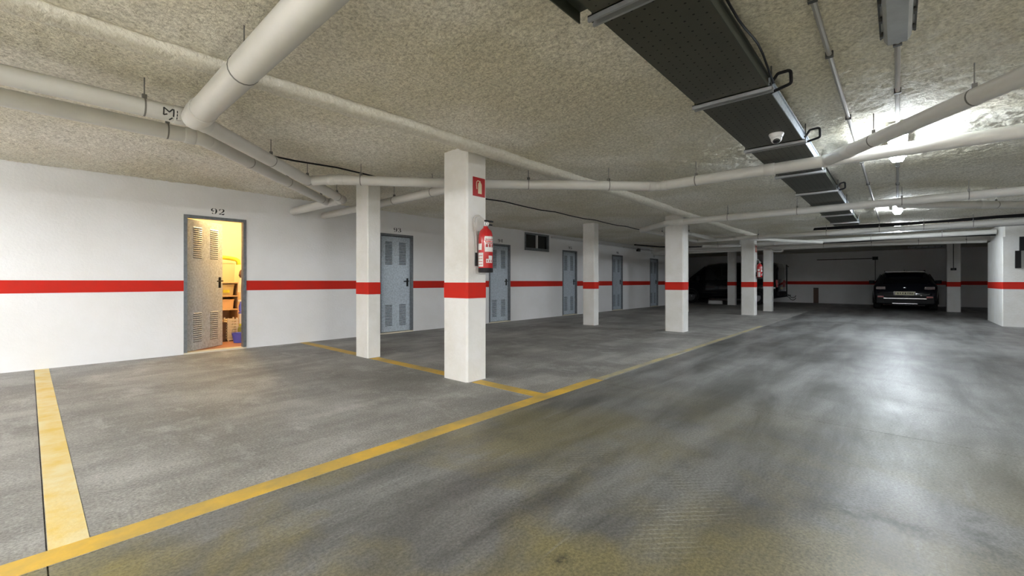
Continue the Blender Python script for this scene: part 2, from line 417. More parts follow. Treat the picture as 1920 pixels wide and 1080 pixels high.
# ------------------------------------------------------------------ stencil numerals (variable-width strokes)
DIG = {
 '9': [[(.50,.60,.10),(.36,.50,.16),(.28,.44,.10)], [(.44,.96,.05),(.20,.90,.14),(.10,.70,.26),(.20,.50,.14),(.42,.43,.05)],
       [(.58,.96,.05),(.80,.88,.14),(.90,.66,.28),(.88,.40,.28),(.76,.14,.16),(.56,.04,.06)], [(.16,.18,.20),(.24,.08,.14),(.44,.03,.05)]],
 '2': [[(.14,.70,.20),(.16,.86,.14),(.42,.97,.05)], [(.54,.97,.05),(.84,.88,.18),(.88,.70,.26),(.70,.48,.18),(.30,.24,.06)],
       [(.06,.08,.18),(.40,.10,.22)], [(.50,.08,.22),(.86,.06,.20),(.94,.26,.06)]],
 '3': [[(.16,.76,.20),(.20,.90,.12),(.42,.97,.05)], [(.54,.97,.05),(.80,.86,.20),(.80,.68,.22),(.50,.54,.06)],
       [(.52,.50,.06),(.86,.40,.22),(.90,.22,.26),(.56,.03,.06)], [(.14,.22,.22),(.20,.09,.14),(.44,.03,.05)]],
 '4': [[(.50,.96,.06),(.04,.34,.08)], [(.06,.30,.08),(.50,.30,.08)], [(.72,1.0,.26),(.72,.34,.26)], [(.72,.28,.26),(.72,0,.26)], [(.84,.30,.08),(1.0,.30,.08)]],
 '5': [[(.20,.94,.14),(.86,.94,.14)], [(.20,.90,.08),(.16,.56,.08)], [(.20,.56,.06),(.60,.62,.12),(.88,.44,.24),(.86,.22,.26),(.56,.03,.06)], [(.12,.22,.22),(.20,.09,.14),(.44,.03,.05)]],
 '6': [[(.84,.80,.20),(.74,.93,.12),(.52,.97,.05)], [(.42,.97,.05),(.20,.84,.16),(.12,.55,.28),(.14,.28,.26),(.42,.03,.05)], [(.54,.03,.05),(.84,.14,.16),(.88,.32,.26),(.76,.52,.14),(.40,.54,.06)]],
 '7': [[(.08,.90,.20),(.46,.90,.20)], [(.54,.90,.20),(.94,.92,.16)], [(.90,.84,.08),(.56,.44,.18),(.46,0,.28)]],
}
def digit_mesh(mb, ch, ox, oz, wd, ht, y):
    """drawn in the XZ plane, facing -Y"""
    for st in DIG[ch]:
        # smooth the stroke a little
        P = []
        for i in range(len(st)-1):
            a, b_ = st[i], st[i+1]
            p0 = st[max(i-1,0)]; p3 = st[min(i+2, len(st)-1)]
            for k in range(5):
                t = k/5
                c = [0.5*((2*a[j])+(-p0[j]+b_[j])*t+(2*p0[j]-5*a[j]+4*b_[j]-p3[j])*t*t+(-p0[j]+3*a[j]-3*b_[j]+p3[j])*t**3) for j in range(3)]
                P.append(c)
        P.append(list(st[-1]))
        vs = []
        for i, (px, pz, pw) in enumerate(P):
            a = P[max(i-1,0)]; b_ = P[min(i+1,len(P)-1)]
            dx, dz = (b_[0]-a[0])*wd, (b_[1]-a[1])*ht; l = math.hypot(dx, dz) or 1
            h = max(pw, .04)*wd/2
            nxx, nz = -dz/l*h, dx/l*h
            for yy in (y, y+0.004):
                vs.append((ox+px*wd+nxx, yy, oz+pz*ht+nz)); vs.append((ox+px*wd-nxx, yy, oz+pz*ht-nz))
        fs = []
        for i in range(len(P)-1):
            a = i*4; b_ = a+4
            fs += [(a,a+1,b_+1,b_), (a+2,b_+2,b_+3,a+3), (a,b_,b_+2,a+2), (a+1,a+3,b_+3,b_+1)]
        fs += [(0,2,3,1), (len(P)*4-4, len(P)*4-3, len(P)*4-1, len(P)*4-2)]
        mb.add(vs, fs)

NUMS = ['92','93','94','95','96','97']
for d, nmb in zip(DOORS, NUMS):
    mb = MB(); cx = d + 0.42
    digit_mesh(mb, nmb[0], cx-0.085, 2.065, 0.072, 0.085, WALL_Y-0.003)
    digit_mesh(mb, nmb[1], cx+0.012, 2.065, 0.072, 0.085, WALL_Y-0.003)
    mb.build('door_number', 'ink', wall_left)

# ------------------------------------------------------------------ doors
def make_door(i, x0, open_deg, label):
    root = thing('door_%d' % (i+1), label, None, (x0, WALL_Y, 0), 0, None, 'structure')
    f = MB(); fw = 0.042
    f.box(0, fw, -0.012, 0.09, 0, DH); f.box(DW-fw, DW, -0.012, 0.09, 0, DH); f.box(fw, DW-fw, -0.012, 0.09, DH-fw, DH)
    f.build('frame', 'galv_frame', root)
    MB().box(0, DW, -0.015, T, 0, 0.022).build('threshold', 'threshold', root)
    lw = DW-2*fw-0.01
    a = math.radians(open_deg)
    # the leaf, hinged on the left jamb, swings into the store
    R = Matrix.Translation((fw+0.005, 0.045, 0)) @ Matrix.Rotation(a, 4, 'Z')
    lf = MB(); lf.box(0, lw, 0, 0.035, 0.03, DH-fw-0.008, R); leaf = lf.build('leaf', 'galv', root)
    for (lx0, lx1) in ((0.115, 0.275), (0.445, 0.605)):
        for (z0, n, zz) in ((1.41, 15, 'u'), (0.16, 14, 'l')):
            lv = MB()
            for k in range(n):
                z = z0 + k*0.0315
                # pressed slat: thin wedge standing proud with a dark slit below
                vs = [R @ Vector(p) for p in ((lx0,0.001,z+.018),(lx1,0.001,z+.018),(lx1,-0.012,z),(lx0,-0.012,z),(lx0,0.001,z),(lx1,0.001,z))]
                lv.add(vs, [(0,1,2,3),(3,2,5,4),(0,3,4),(1,5,2)])
            lv.build('louvre', 'galv', leaf)
            sl = MB()
            for k in range(n):
                z = z0 + k*0.0315
                sl.box(lx0, lx1, -0.0015, 0.002, z-0.011, z-0.001, R)
            sl.build('louvre_slit', 'louvre_dark', leaf)
    h = MB()
    h.box(lw-0.085, lw-0.045, -0.010, 0.001, 0.95, 1.12, R)
    h.tube([R @ Vector(p) for p in ((lw-0.065,-0.008,1.06),(lw-0.065,-0.055,1.06),(lw-0.075,-0.060,1.06),(lw-0.185,-0.060,1.055))], 0.010, 8)
    h.box(lw-0.075, lw-0.055, -0.016, -0.008, 0.975, 1.0, R)
    h.build('handle', 'black', leaf, True)
    return root
make_door(0, DOORS[0], 38, 'galvanised louvred door standing ajar under the number 92, warm light inside')
for i, (d, n) in enumerate(zip(DOORS[1:], NUMS[1:])):
    make_door(i+1, d, 0, 'closed galvanised louvred metal door under the number %s' % n)
# shafts behind the closed doors and window keep the wall opaque
bk = MB()
for d in DOORS[1:]: bk.box(d-.1, d+DW+.1, WALL_Y+T+.01, WALL_Y+T+.04, 0, DH+.1)
bk.box(WIN[0]-.1, WIN[1]+.1, WALL_Y+T+.01, WALL_Y+T+.04, WIN[2]-.1, CEIL)
bk.build('wall_lining', 'black', wall_left)

# high sliding window
wn = thing('window_1', 'small dark aluminium sliding window high on the white wall', None, (WIN[0], WALL_Y, WIN[2]), 0, None, 'structure')
ww, wh = WIN[1]-WIN[0], WIN[3]-WIN[2]
f = MB(); t_ = 0.045
f.box(0, ww, -0.02, .08, 0, t_+.03); f.box(0, ww, -0.02, .08, wh-t_, wh); f.box(0, t_, -0.02, .08, t_+.03, wh-t_); f.box(ww-t_, ww, -0.02, .08, t_+.03, wh-t_)
f.build('window_frame', 'galv_frame', wn)
MB().box(ww*.50-.03, ww*.50+.03, -0.01, .06, t_+.03, wh-t_).build('mullion', 'wall_conduit', wn)
MB().box(t_, ww*.5-.03, .03, .036, t_+.03, wh-t_).build('pane', 'glass_dark', wn)
MB().box(ww*.5+.03, ww-t_, .045, .051, t_+.03, wh-t_).build('pane', 'glass_dark', wn)

# ------------------------------------------------------------------ storage room behind the open door
sr = MB()
SX0, SX1, SY0, SY1, SZ = 0.9, 3.05, WALL_Y+T, 9.55, 2.40
sr.box(SX0-.1, SX0, SY0, SY1+.1, 0, SZ); sr.box(SX1, SX1+.1, SY0, SY1+.1, 0, SZ); sr.box(SX0, SX1, SY1, SY1+.1, 0, SZ)
sr.box(SX0-.1, SX1+.1, SY0, SY1+.1, SZ, SZ+.05)
struct(sr.build('wall_store', 'store_wall'), 'cream wall inside the lit storage room')
struct(MB().box(SX0, SX1, SY0-.12, SY1, 0.0, 0.02).build('floor_store', 'store_floor'), 'reddish floor inside the lit storage room')
lp = thing('ceiling_bulb', 'bare warm bulb on the storage room ceiling', 'lamp', (2.35, 8.35, SZ))
MB().lathe([(0.045,0),(0.05,-0.01),(0.028,-0.05),(0.022,-0.07)], 14).build('socket', 'white_plastic', lp, True)
MB().lathe([(0.02,-0.065),(0.032,-0.09),(0.04,-0.125),(0.032,-0.155),(0.012,-0.17)], 14).build('bulb', 'bulb_glow', lp, True)
su = thing('shelf_unit', 'pale wooden shelf unit standing inside the lit storage room', 'shelf', (1.93, 8.92, 0.02))
for xx in (0, 0.60): MB().box(xx, xx+.02, 0, .5, 0, 1.02).build('side_panel', 'wood_pale', su)
for zz in (0.30, 0.52, 0.76, 1.0): MB().box(.02, .60, 0, .5, zz, zz+.02).build('shelf', 'wood_pale', su)
MB().box(.02, .60, .48, .5, 0, 1.0).build('back_panel', 'wood_pale', su)
def crate(name, label, cat, x0, x1, y0, y1, z0, h, m, lidm=None):
    t = thing(name, label, cat, ((x0+x1)/2, (y0+y1)/2, z0))
    a, b_ = (x1-x0)/2, (y1-y0)/2
    bdy = MB(); tp = 0.94
    vs = [(-a*tp,-b_*tp,0),(a*tp,-b_*tp,0),(a*tp,b_*tp,0),(-a*tp,b_*tp,0),(-a,-b_,h*.93),(a,-b_,h*.93),(a,b_,h*.93),(-a,b_,h*.93)]
    bdy.add(vs, [(3,2,1,0),(4,5,6,7),(0,1,5,4),(1,2,6,5),(2,3,7,6),(3,0,4,7)]).build('body', m, t)
    MB().box(-a-.006, a+.006, -b_-.006, b_+.006, h*.9, h).build('lid', lidm or m, t)
    return t
crate('storage_box', 'peach cardboard box on top of the storage shelf unit', 'box', 1.97, 2.50, 8.95, 9.35, 1.045, 0.37, 'carton')
tb = crate('storage_tub', 'see-through tub with lime marks on the top storage shelf', 'tub', 2.00, 2.48, 8.95, 9.3, 0.802, 0.2, 'tub_clear')
for dx in (-.12, .12): MB().box(dx-.05, dx+.05, -.182, -.174, .05, .1).build('lime_mark', 'lime', tb)
crate('storage_box', 'pale box on the middle storage shelf', 'box', 2.00, 2.48, 8.95, 9.3, 0.562, 0.17, 'carton')
crate('suitcase', 'dark brown box on the floor below the storage shelves', 'box', 1.95, 2.265, 8.58, 8.88, 0.02, 0.33, 'carton_dark')
# pale crate with slats
bk_ = thing('slatted_crate', 'pale plastic crate with horizontal slats on the storage floor', 'crate', (2.36, 8.70, 0.02))
for sx in (-.065, .065):
    for sy in (-.10, .10): MB().box(sx-.010, sx+.010, sy-.012, sy+.012, 0, .40).build('corner_post', 'cream_plastic', bk_)
for k in range(8):
    z = .02+k*.047
    sl = MB(); sl.box(-.075, .075, -.120, -.110, z, z+.028); sl.box(-.075, .075, .110, .120, z, z+.028); sl.box(-.083, -.075, -.120, .120, z, z+.028); sl.box(.075, .083, -.120, .120, z, z+.028)
    sl.build('slat', 'cream_plastic', bk_)
MB().box(-.075, .075, -.11, .11, 0, .015).build('bottom', 'brown', bk_)
# lime foam roll arched on top
pts = [(1.94 + .58*i/14, 8.99+.012*math.sin(i), 1.455 + 0.03*math.sin(PI*i/14)) for i in range(15)] + [(2.555, 8.99, 1.43), (2.565, 8.99, 1.36)]
tag(MB().tube(pts, 0.036, 12).build('foam_roll', 'lime', None, True, (1.94, 8.99, 1.40)), 'lime green foam roll arched over the peach box', 'foam roll')
# mop leaning at the right
mp_ = thing('mop', 'tall mop with cream head and brown clip leaning by the open storage door', 'mop', (2.56, 8.80, 0.02))
MB().tube([(0,0,.02),(-.01,.0,1.0),(.0,0,1.24)], .012, 8).build('handle', 'cream_plastic', mp_, True)
MB().lathe([(.03,1.10),(.05,1.14),(.04,1.20),(.02,1.24)], 10, Matrix.Translation((0,0,0))).build('clip', 'brown', mp_, True)
hd = MB()
for k in range(9):
    an = k/9*2*PI
    hd.tube([(.015*math.cos(an), .015*math.sin(an), 1.10), (-.01+.035*math.cos(an), .035*math.sin(an), .98), (-.015+.04*math.cos(an), .04*math.sin(an), .84)], .011, 6)
hd.build('strands', 'cream_plastic', mp_, True)
bt = thing('spray_bottle', 'blue spray bottle on the white bin beside the mop', 'bottle', (2.50, 8.63, 0.52))
MB().lathe([(.0,0),(.035,0.005),(.038,.10),(.02,.15),(.015,.18)], 12).build('body', 'blue_plastic', bt, True)
MB().box(-.05, .02, -.012, .012, .18, .21).build('trigger', 'label_white', bt)
bu = thing('bucket', 'blue bucket on the storage floor near the open door', 'bucket', (2.385, 8.33, 0.02))
MB().lathe([(.08,0),(.11,.16),(.118,.165),(.10,.16),(.075,.012)], 18).build('body', 'blue_plastic', bu, True)
MB().tube([(.11*math.cos(a_), 0, .165+.10*math.sin(a_)) for a_ in [PI*k/10 for k in range(11)]], .004, 6).build('bail', 'steel', bu, True)
wb = thing('waste_bin', 'tall white bin in the storage room carrying a blue bottle', 'bin', (2.52, 8.62, 0.02))
MB().lathe([(.05,0),(.06,.49),(.0,.49)], 16).build('body', 'cream_plastic', wb, True)
MB().lathe([(.063,.47),(.063,.495),(.01,.50)], 16).build('lid', 'blue_plastic', wb, True)
bo = thing('cleaner_bottle', 'olive green cleaner bottle standing behind the blue bucket', 'bottle', (2.455, 8.51, 0.02))
MB().lathe([(.0,0),(.04,.004),(.042,.2),(.03,.25),(.016,.27)], 12).build('body', 'olive', bo, True)
MB().lathe([(.018,.27),(.018,.30)], 10).build('cap', 'lime', bo)

# ------------------------------------------------------------------ columns
def column(x0, y0, wx, wy, label, ch=0.012, top=CEIL, stripe=(0.875, 1.040), grp='white columns with a red stripe'):
    t = thing('column', label, 'column', (x0+wx/2, y0+wy/2, 0), 0, grp)
    a, b_ = wx/2, wy/2
    MB().cbox(-a, a, -b_, b_, 0, top, ch).build('shaft', 'column_white', t)
    e = 0.003
    MB().cbox(-a-e, a+e, -b_-e, b_+e, stripe[0], stripe[1], ch).build('stripe', 'red_paint', t)
    return t
column(3.03, 3.33, .29, .385, 'nearest white column carrying the fire extinguisher sign', 0.02)
column(3.09, 5.40, .20, .32, 'slim white column between doors 92 and 93')
column(9.03, 5.42, .21, .32, 'slim white column standing just past door 95')
column(9.03, 3.31, .30, .39, 'wide white column under the bent pipe in the middle of the row', 0.02)
column(15.05, 5.42, .25, .32, 'white column edge showing behind the wide middle column')
column(21.05, 5.42, .25, .32, 'white column standing in front of the side of the black van')
column(15.03, 3.31, .30, .39, 'white column with a far fire extinguisher on its aisle side', 0.02)
column(17.46, 3.31, .28, .27, 'white column beside the rear end of the black van', 0.012, 2.2)
column(21.3, -1.62, .30, .34, 'white column right of the parked dark blue car')
pier = thing('wall_pier', 'big white wall pier with an electrical box at the right edge', 'pier', (16.3, -2.6, 0))
MB().cbox(-1.1, 1.1, -.77, .77, 0, 2.10, .015).build('shaft', 'column_white', pier)
MB().cbox(-1.103, 1.103, -.773, .773, .875, 1.04, .015).build('stripe', 'red_paint', pier)
MB().box(-1.06, 1.1, -.77, .72, 2.10, CEIL).build('head', 'column_white', pier)

# ------------------------------------------------------------------ painted bay lines
def pline(x0, x1, y0, y1, label, m='yellow_paint'):
    o = MB().box(x0, x1, y0, y1, 0.0, 0.0018).build('bay_line', m, None, False, ((x0+x1)/2, (y0+y1)/2, 0))
    tag(o, label, 'floor line', 'yellow bay lines'); return o
pline(0.052, 0.168, 2.47, WALL_Y-.01, 'wide worn yellow line running to the wall left of door 92', 'yellow_pale')
pline(-3.0, 4.08, 2.34, 2.47, 'bold yellow front line along the edge of the nearest bays')
pline(4.12, 11.5, 2.36, 2.44, 'faded thin yellow line continuing the front line into the distance', 'yellow_faded')
pline(3.08, 3.22, 2.47, 3.31, 'short yellow line between the front line and the nearest column')
pline(3.10, 3.24, 3.73, 5.38, 'yellow line between the two nearest columns')
pline(3.10, 3.24, 5.74, WALL_Y-.01, 'yellow line from the slim column back to the wall')

# ------------------------------------------------------------------ drain pipes
def fillet(pts, R, n=7):
    pts = [Vector(p) for p in pts]; out = [pts[0]]; marks = []
    for i in range(1, len(pts)-1):
        a, b_, c = pts[i-1], pts[i], pts[i+1]
        d1 = (a-b_).normalized(); d2 = (c-b_).normalized()
        an = d1.angle(d2)
        l = min(R/math.tan(an/2), (a-b_).length*.45, (c-b_).length*.45)
        p, q_ = b_+d1*l, b_+d2*l
        for k in range(n+1):
            t = k/n; out.append((1-t)**2*p + 2*t*(1-t)*b_ + t*t*q_)
        marks += [(p, d1), (q_, d2)]
    out.append(pts[-1])
    return out, marks
def sleeve(mb, p, d, r, L=0.10, n=18):
    d = d.normalized()
    mb.tube([p, p+d*0.006, p+d*(L-.006), p+d*L], [r*1.02, r*1.09, r*1.09, r*1.02], n)
def pipe(label, path, r, hang=(), sleeves=(), R=None, group='grey drain pipes', rodtop=CEIL):
    base = Vector(path[0])
    root = thing('drain_pipe', label, 'pipe', base, 0, group)
    pts, marks = fillet([Vector(p)-base for p in path], R or r*2.2)
    MB().tube(pts, r, 20).build('pipe_body', 'pvc', root, True)
    for p, d in marks:
        m = MB(); sleeve(m, p, d, r, max(.05, r*1.3)); m.build('coupling', 'pvc', root, True)
    segs = [(Vector(path[i])-base, Vector(path[i+1])-base) for i in range(len(path)-1)]
    for s_, f in sleeves:
        a, b_ = segs[s_]; m = MB(); sleeve(m, a.lerp(b_, f), b_-a, r, r*1.7); m.build('coupling', 'pvc', root, True)
    for s_, f in hang:
        a, b_ = segs[s_]; p = a.lerp(b_, f); d = (b_-a).normalized()
        m = MB(); m.tube([p-d*.005, p+d*.005], r*1.03, 20)
        m.box(p.x-.013, p.x+.013, p.y-.013, p.y+.013, p.z+r, p.z+r+.03)
        m.tube([p+Vector((0,0,r)), Vector((p.x, p.y, rodtop-base.z))], .004, 6)
        m.build('hanger', 'hanger', root, True)
    return root

z = 2.25
pipe('thick grey pipe crossing the ceiling overhead at upper left', [(.785, -1.5, 2.23), (.785, 3.70, 2.20)], .080, [(0,.30),(0,.80)], [(0,.955)])
pa = pipe('upper of two parallel pipes at left, kinked where the thick pipe joins', [(-3.0, 3.87, z), (.82, 3.87, z), (3.06, 6.06, z)], .059, [(0,.5),(0,.925),(1,.35),(1,.62),(1,.93)], [(0,.985)])
pipe('lower of two parallel pipes at left, nearest the white wall', [(-3.0, 4.35, z), (.98, 4.35, z), (2.98, 6.40, z)], .059, [(0,.5),(0,.94),(1,.25),(1,.55),(1,.93)], [])
pipe('short pipe collecting the two parallel pipes, ending at the wall', [(3.05, 6.02, z-.005), (3.00, WALL_Y+.05, z-.01)], .062, [], [(0,.06)])
pipe('pipe running from the wall behind the slim column to the nearest column', [(3.52, WALL_Y+.05, 2.225), (3.52, 4.02, 2.215)], .056, [(0,.45),(0,.62),(0,.86)], [(0,.50)])
pipe('long pipe passing behind the nearest column and across the aisle under the tray',
     [(2.26, 5.20, 2.255), (2.44, 4.98, 2.262), (3.50, 4.02, 2.25), (5.22, 2.22, 2.235), (5.20, -7.9, 2.235)], .058,
     [(1,.2),(2,.35),(2,.75),(3,.045),(3,.30)], [(3,.115),(3,.165)])
pipe('diagonal branch pipe rising to the top right corner', [(5.18, .50, 2.235), (3.35, -.90, 2.235), (2.0, -1.95, 2.235)], .056, [(0,.25),(0,.62),(0,.93)], [(0,.10)])
pipe('long pipe with a bent end above the wide middle column', [(9.46, 4.42, 2.235), (8.62, 3.48, 2.235), (8.62, -7.9, 2.235)], .058, [(1,.10),(1,.195),(1,.31),(1,.37),(1,.44)], [(1,.02)])
pipe('branch pipe splitting below the second aisle pipe at right', [(8.64, -.02, 2.20), (9.9, -1.45, 2.19), (10.9, -2.6, 2.19)], .055, [(0,.75)], [(0,.62)])
pipe('pipe heading away from the bent pipe end behind the wide column', [(9.42, 4.40, 2.24), (13.35, 4.42, 2.25)], .052, [(0,.3),(0,.7)])
pipe('parallel pipe behind the wide column nearer the aisle', [(9.6, 3.92, 2.25), (13.25, 3.90, 2.26)], .052, [(0,.4)])
pipe('bright lit pipe crossing the aisle past the second lit lamp', [(13.15, 4.55, 2.255), (13.1, -7.9, 2.24)], .058, [(0,.14),(0,.26),(0,.34),(0,.40),(0,.46)], [(0,.09)])
pipe('short diagonal pipe above the column with the far extinguisher', [(13.2, 3.05, 2.23), (15.9, 1.70, 2.23)], .045)
pipe('short pipe left of the column with the far extinguisher', [(15.15, 4.92, 2.25), (16.0, 3.95, 2.26), (16.0, 3.95, CEIL+.01)], .045, [(0,.4)], [], .06)
pipe('grey pipe crossing the aisle in front of the dropped beam', [(16.25, 3.0, 2.30), (16.15, -1.85, 2.30)], .060, [(0,.5),(0,.8)])
pipe('farthest bright thin pipe along the dropped beam', [(17.30, WALL_Y-.02, 2.27), (17.3, 3.0, 2.25), (17.25, -1.80, 2.145)], .050, [(1,.25),(1,.5),(1,.72),(1,.92)])
pipe('small hooked pipe beside the column at the black van', [(17.58, 3.30, 2.13), (17.58, 3.0, 2.11), (17.58, 3.0, 2.24)], .035, [], [], .05)
# black scrawl on the upper left pipe
scr = MB()
for pl in (((0,0),(0,.05)), ((0,.05),(.03,.025),(.05,.05)), ((.055,.05),(.055,0)), ((.0,.0),(.02,.01)), ((.075,-.02),(.075,.045)), ((.075,-.02),(.10,-.015)), ((.10,.02),(.10,.05)), ((.035,-.03),(.05,-.01))):
    v_ = []
    for (p0, p1) in zip(pl[:-1], pl[1:]):
        for k in range(7):
            dx, dz = p0[0]+(p1[0]-p0[0])*k/6, p0[1]+(p1[1]-p0[1])*k/6
            an = math.radians(-25) + (dz-.01)/.059
            if k or not v_: v_.append((3.63+dx, -.0605*math.cos(an), .0605*math.sin(an)))
    scr.tube(v_, .0045, 5)
scr.build('ink_mark', 'ink', pa)

# ------------------------------------------------------------------ cable tray
TY0, TY1, TZ = .635, 1.07, 2.318
tray = thing('cable_tray', 'dark perforated cable tray hung along the ceiling above the aisle', 'cable tray', (0, TY0, TZ))
TW = TY1-TY0
joints = [-3.8, -2.4, -1.0, .40, 1.81, 3.22, 4.62, 6.02, 7.42, 8.82, 10.22, 11.62, 12.3]
hole_xy = []
for i in range(len(joints)-1):
    a, b_ = joints[i], joints[i+1]
    wide = b_ <= 1.82
    y1 = TW+.10 if wide else TW
    pan = MB()
    pan.box(a+.003, b_-.003, 0, TW, 0, .004)
    pan.build('tray_floor', 'tray', tray)
    sd = MB()
    sd.box(a+.003, b_-.003, TW, TW+.006, 0, .07)
    if wide: sd.box(a+.003, b_-.003, TW+.006, TW+.10, .055, .07); sd.box(a+.003, b_-.003, TW+.094, TW+.10, -.0, .07)
    sd.build('tray_side', 'tray_side', tray)
    s2 = MB(); s2.box(a+.003, b_-.003, -.006, 0, 0, .07); s2.box(a+.003, b_-.003, -.018, -.006, .062, .07)
    s2.build('tray_side', 'tray_side' if i % 3 == 1 else 'galv', tray)
    # perforations: two sizes in staggered rows
    n = int((b_-a)/.055)
    if a > 0.3:
        hl = MB()
        for k in range(n):
            for j in range(8):
                yy = .035+j*.052
                xx = a+.045+k*.055 + (.0275 if j % 2 else 0)
                if xx > b_-.04: continue
                r_ = .0065 if (k+j) % 2 else .0045
                hl.add([(xx+r_*math.cos(q_*PI/3), yy+r_*math.sin(q_*PI/3), -.0006) for q_ in range(6)], [(0,1,2,3,4,5)])
        hl.build('perforation', 'tray_hole', tray)['kind'] = 'stuff'
for i, a in enumerate(joints[3:-1]):
    st = MB()
    st.box(a-.030, a-.016, -.03, TW+.035, -.028, 0.0); st.box(a+.016, a+.030, -.03, TW+.035, -.028, 0.0); st.box(a-.030, a+.030, -.03, TW+.035, -.006, 0.0)
    st.build('strut', 'steel', tray)
    rd = MB()
    for yy in (-.022, TW+.025): rd.tube([(a, yy, -.02), (a, yy, CEIL-TZ)], .005, 6)
    rd.build('rod', 'dark_steel', tray)
# black bent cable brackets on the right side
for (xx, s_) in ((3.30, 1.0), (4.70, 1.0), (7.5, .8)):
    b_ = MB(); b_.tube(fillet([(xx-.04, -.01, .03), (xx-.04, -.05, .09), (xx-.02, -.12*s_, .10), (xx+.0, -.12*s_, .02), (xx+.02, -.0, .0)], .02)[0], .010, 8)
    b_.build('bracket', 'black', tray, True)
sg = [(1.95 + k*.13, TY0-.032-.018*math.sin(PI*k/10), TZ+.05+.02*math.cos(k)) for k in range(11)]
tag(MB().tube(sg, .006, 6).build('cable', 'black', None, True, (1.95, TY0, TZ)), 'black cable sagging along the aisle side of the tray', 'cable')

# dome camera under the tray
dc = thing('dome_camera', 'white dome security camera with a black eye under the cable tray', 'camera', (4.27, .775, TZ))
MB().lathe([(.055,0),(.058,-.008),(.050,-.026),(.048,-.034)], 22).build('base', 'white_plastic', dc, True)
Rm = Matrix.Translation((0,0,-.040)) @ Matrix.Rotation(math.radians(35), 4, Vector((-.2,1,0)).normalized())
MB().lathe([(.040,.02),(.043,.0),(.041,-.018),(.034,-.032),(.028,-.036)], 22, Rm).build('ball', 'white_plastic', dc, True)
MB().lathe([(.029,-.030),(.026,-.040),(.016,-.047),(.004,-.049)], 20, Rm).build('lens', 'black_gloss', dc, True)

# ------------------------------------------------------------------ conduits and cables on the ceiling
def conduit(label, pts, r=.011, m='galv', clips=(), cat='conduit', n=8):
    base = Vector(pts[0]); t = thing('conduit', label, cat, base)
    MB().tube([Vector(p)-base for p in pts], r, n).build('tube', m, t, True)
    for c in clips:
        p = Vector(c)-base
        MB().box(p.x-.012, p.x+.012, p.y-.02, p.y+.02, p.z-r-.004, p.z+.02).build('clip', 'dark_steel', t)
    return t
zc = 2.432
conduit('thin grey conduit on the ceiling between tray and lamps', [(-3,.31,zc),(13.0,.31,zc)], .014, 'pvc_dark', [(k,.31,zc) for k in (2.55, 3.25, 4.6, 6.4, 7.9, 9.8)])
conduit('straight conduit linking the ceiling lamps', [(3.1,0,zc),(5.05,0,zc)], .014, 'pvc_dark', [(3.35,0,zc),(4.2,0,zc)])
conduit('straight conduit between the two lit lamps', [(6.35,0,zc),(10.0,0,zc)], .014, 'pvc_dark', [(6.9,0,zc),(8.2,0,zc)])
conduit('thin black cable along the ceiling behind the columns', [(-2+.5*k, 5.08+.015*math.sin(k*2.1), 2.435-.012*(k % 3)) for k in range(30)], .010, 'black', [], 'cable')
conduit('white conduit high along the wall past the window', [(10.3, WALL_Y-.03, 2.36), (17.0, WALL_Y-.03, 2.33), (19.5, WALL_Y-.03, 2.32)], .025, 'wall_conduit', [(k, WALL_Y-.03, 2.345) for k in (12.2, 14.8, 17.0)])
conduit('black cable sagging under the ceiling by the last door', [(14.8, 7.2, 2.40), (15.6, 6.6, 2.34), (16.6, 6.0, 2.36), (17.4, 5.6, 2.40)], .022, 'black', [], 'cable')
jb = thing('junction_box', 'small black box on the wall conduit near the last doors', 'junction box', (16.0, WALL_Y-.05, 2.24))
MB().cbox(-.10, .10, -.04, .05, 0, .11, .01).build('body', 'black', jb); MB().box(-.09, .09, -.046, -.04, .01, .10).build('lid', 'dark_steel', jb)
for k, (xx, zz, rr) in enumerate(((13.42, 2.39, .028), (13.50, 2.40, .022), (13.35, 2.36, .018))):
    conduit(['thickest', 'middle', 'thinnest'][k] + ' black cable strung across the aisle behind the bright pipe', [(xx, 1.6-.45*q_, zz+.015*math.sin(q_*.9+k)) for q_ in range(20)], rr, 'black', [], 'cable')
for k, (xx, zz, rr) in enumerate(((16.55, 2.27, .026), (16.62, 2.29, .02))):
    conduit(['thicker', 'thinner'][k] + ' black cable strung in front of the dropped beam', [(xx, 1.9-.42*q_, zz-.014*math.sin(q_*.8+k)) for q_ in range(10)], rr, 'black', [], 'cable')
ct = thing('wire_tray', 'narrow silver wire tray above the far pipes', 'cable tray', (14.6, 1.4, 2.31))
for yy in (0, .06, .12, .18): MB().tube([(yy, 0, 0), (yy, -7, 0)], .006, 6).build('rail', 'steel', ct)
rg = MB()
for k in range(36): rg.tube([(-.02, -.1-.19*k, -.004), (.2, -.1-.19*k, -.004)], .005, 5)
rg.build('rung', 'steel', ct)
dv = MB()
for k in range(4):
    for yy in (-.02, .2): dv.tube([(yy, -.5-1.8*k, 0), (yy, -.5-1.8*k, CEIL-2.31)], .005, 5)
dv.build('rod', 'dark_steel', ct)

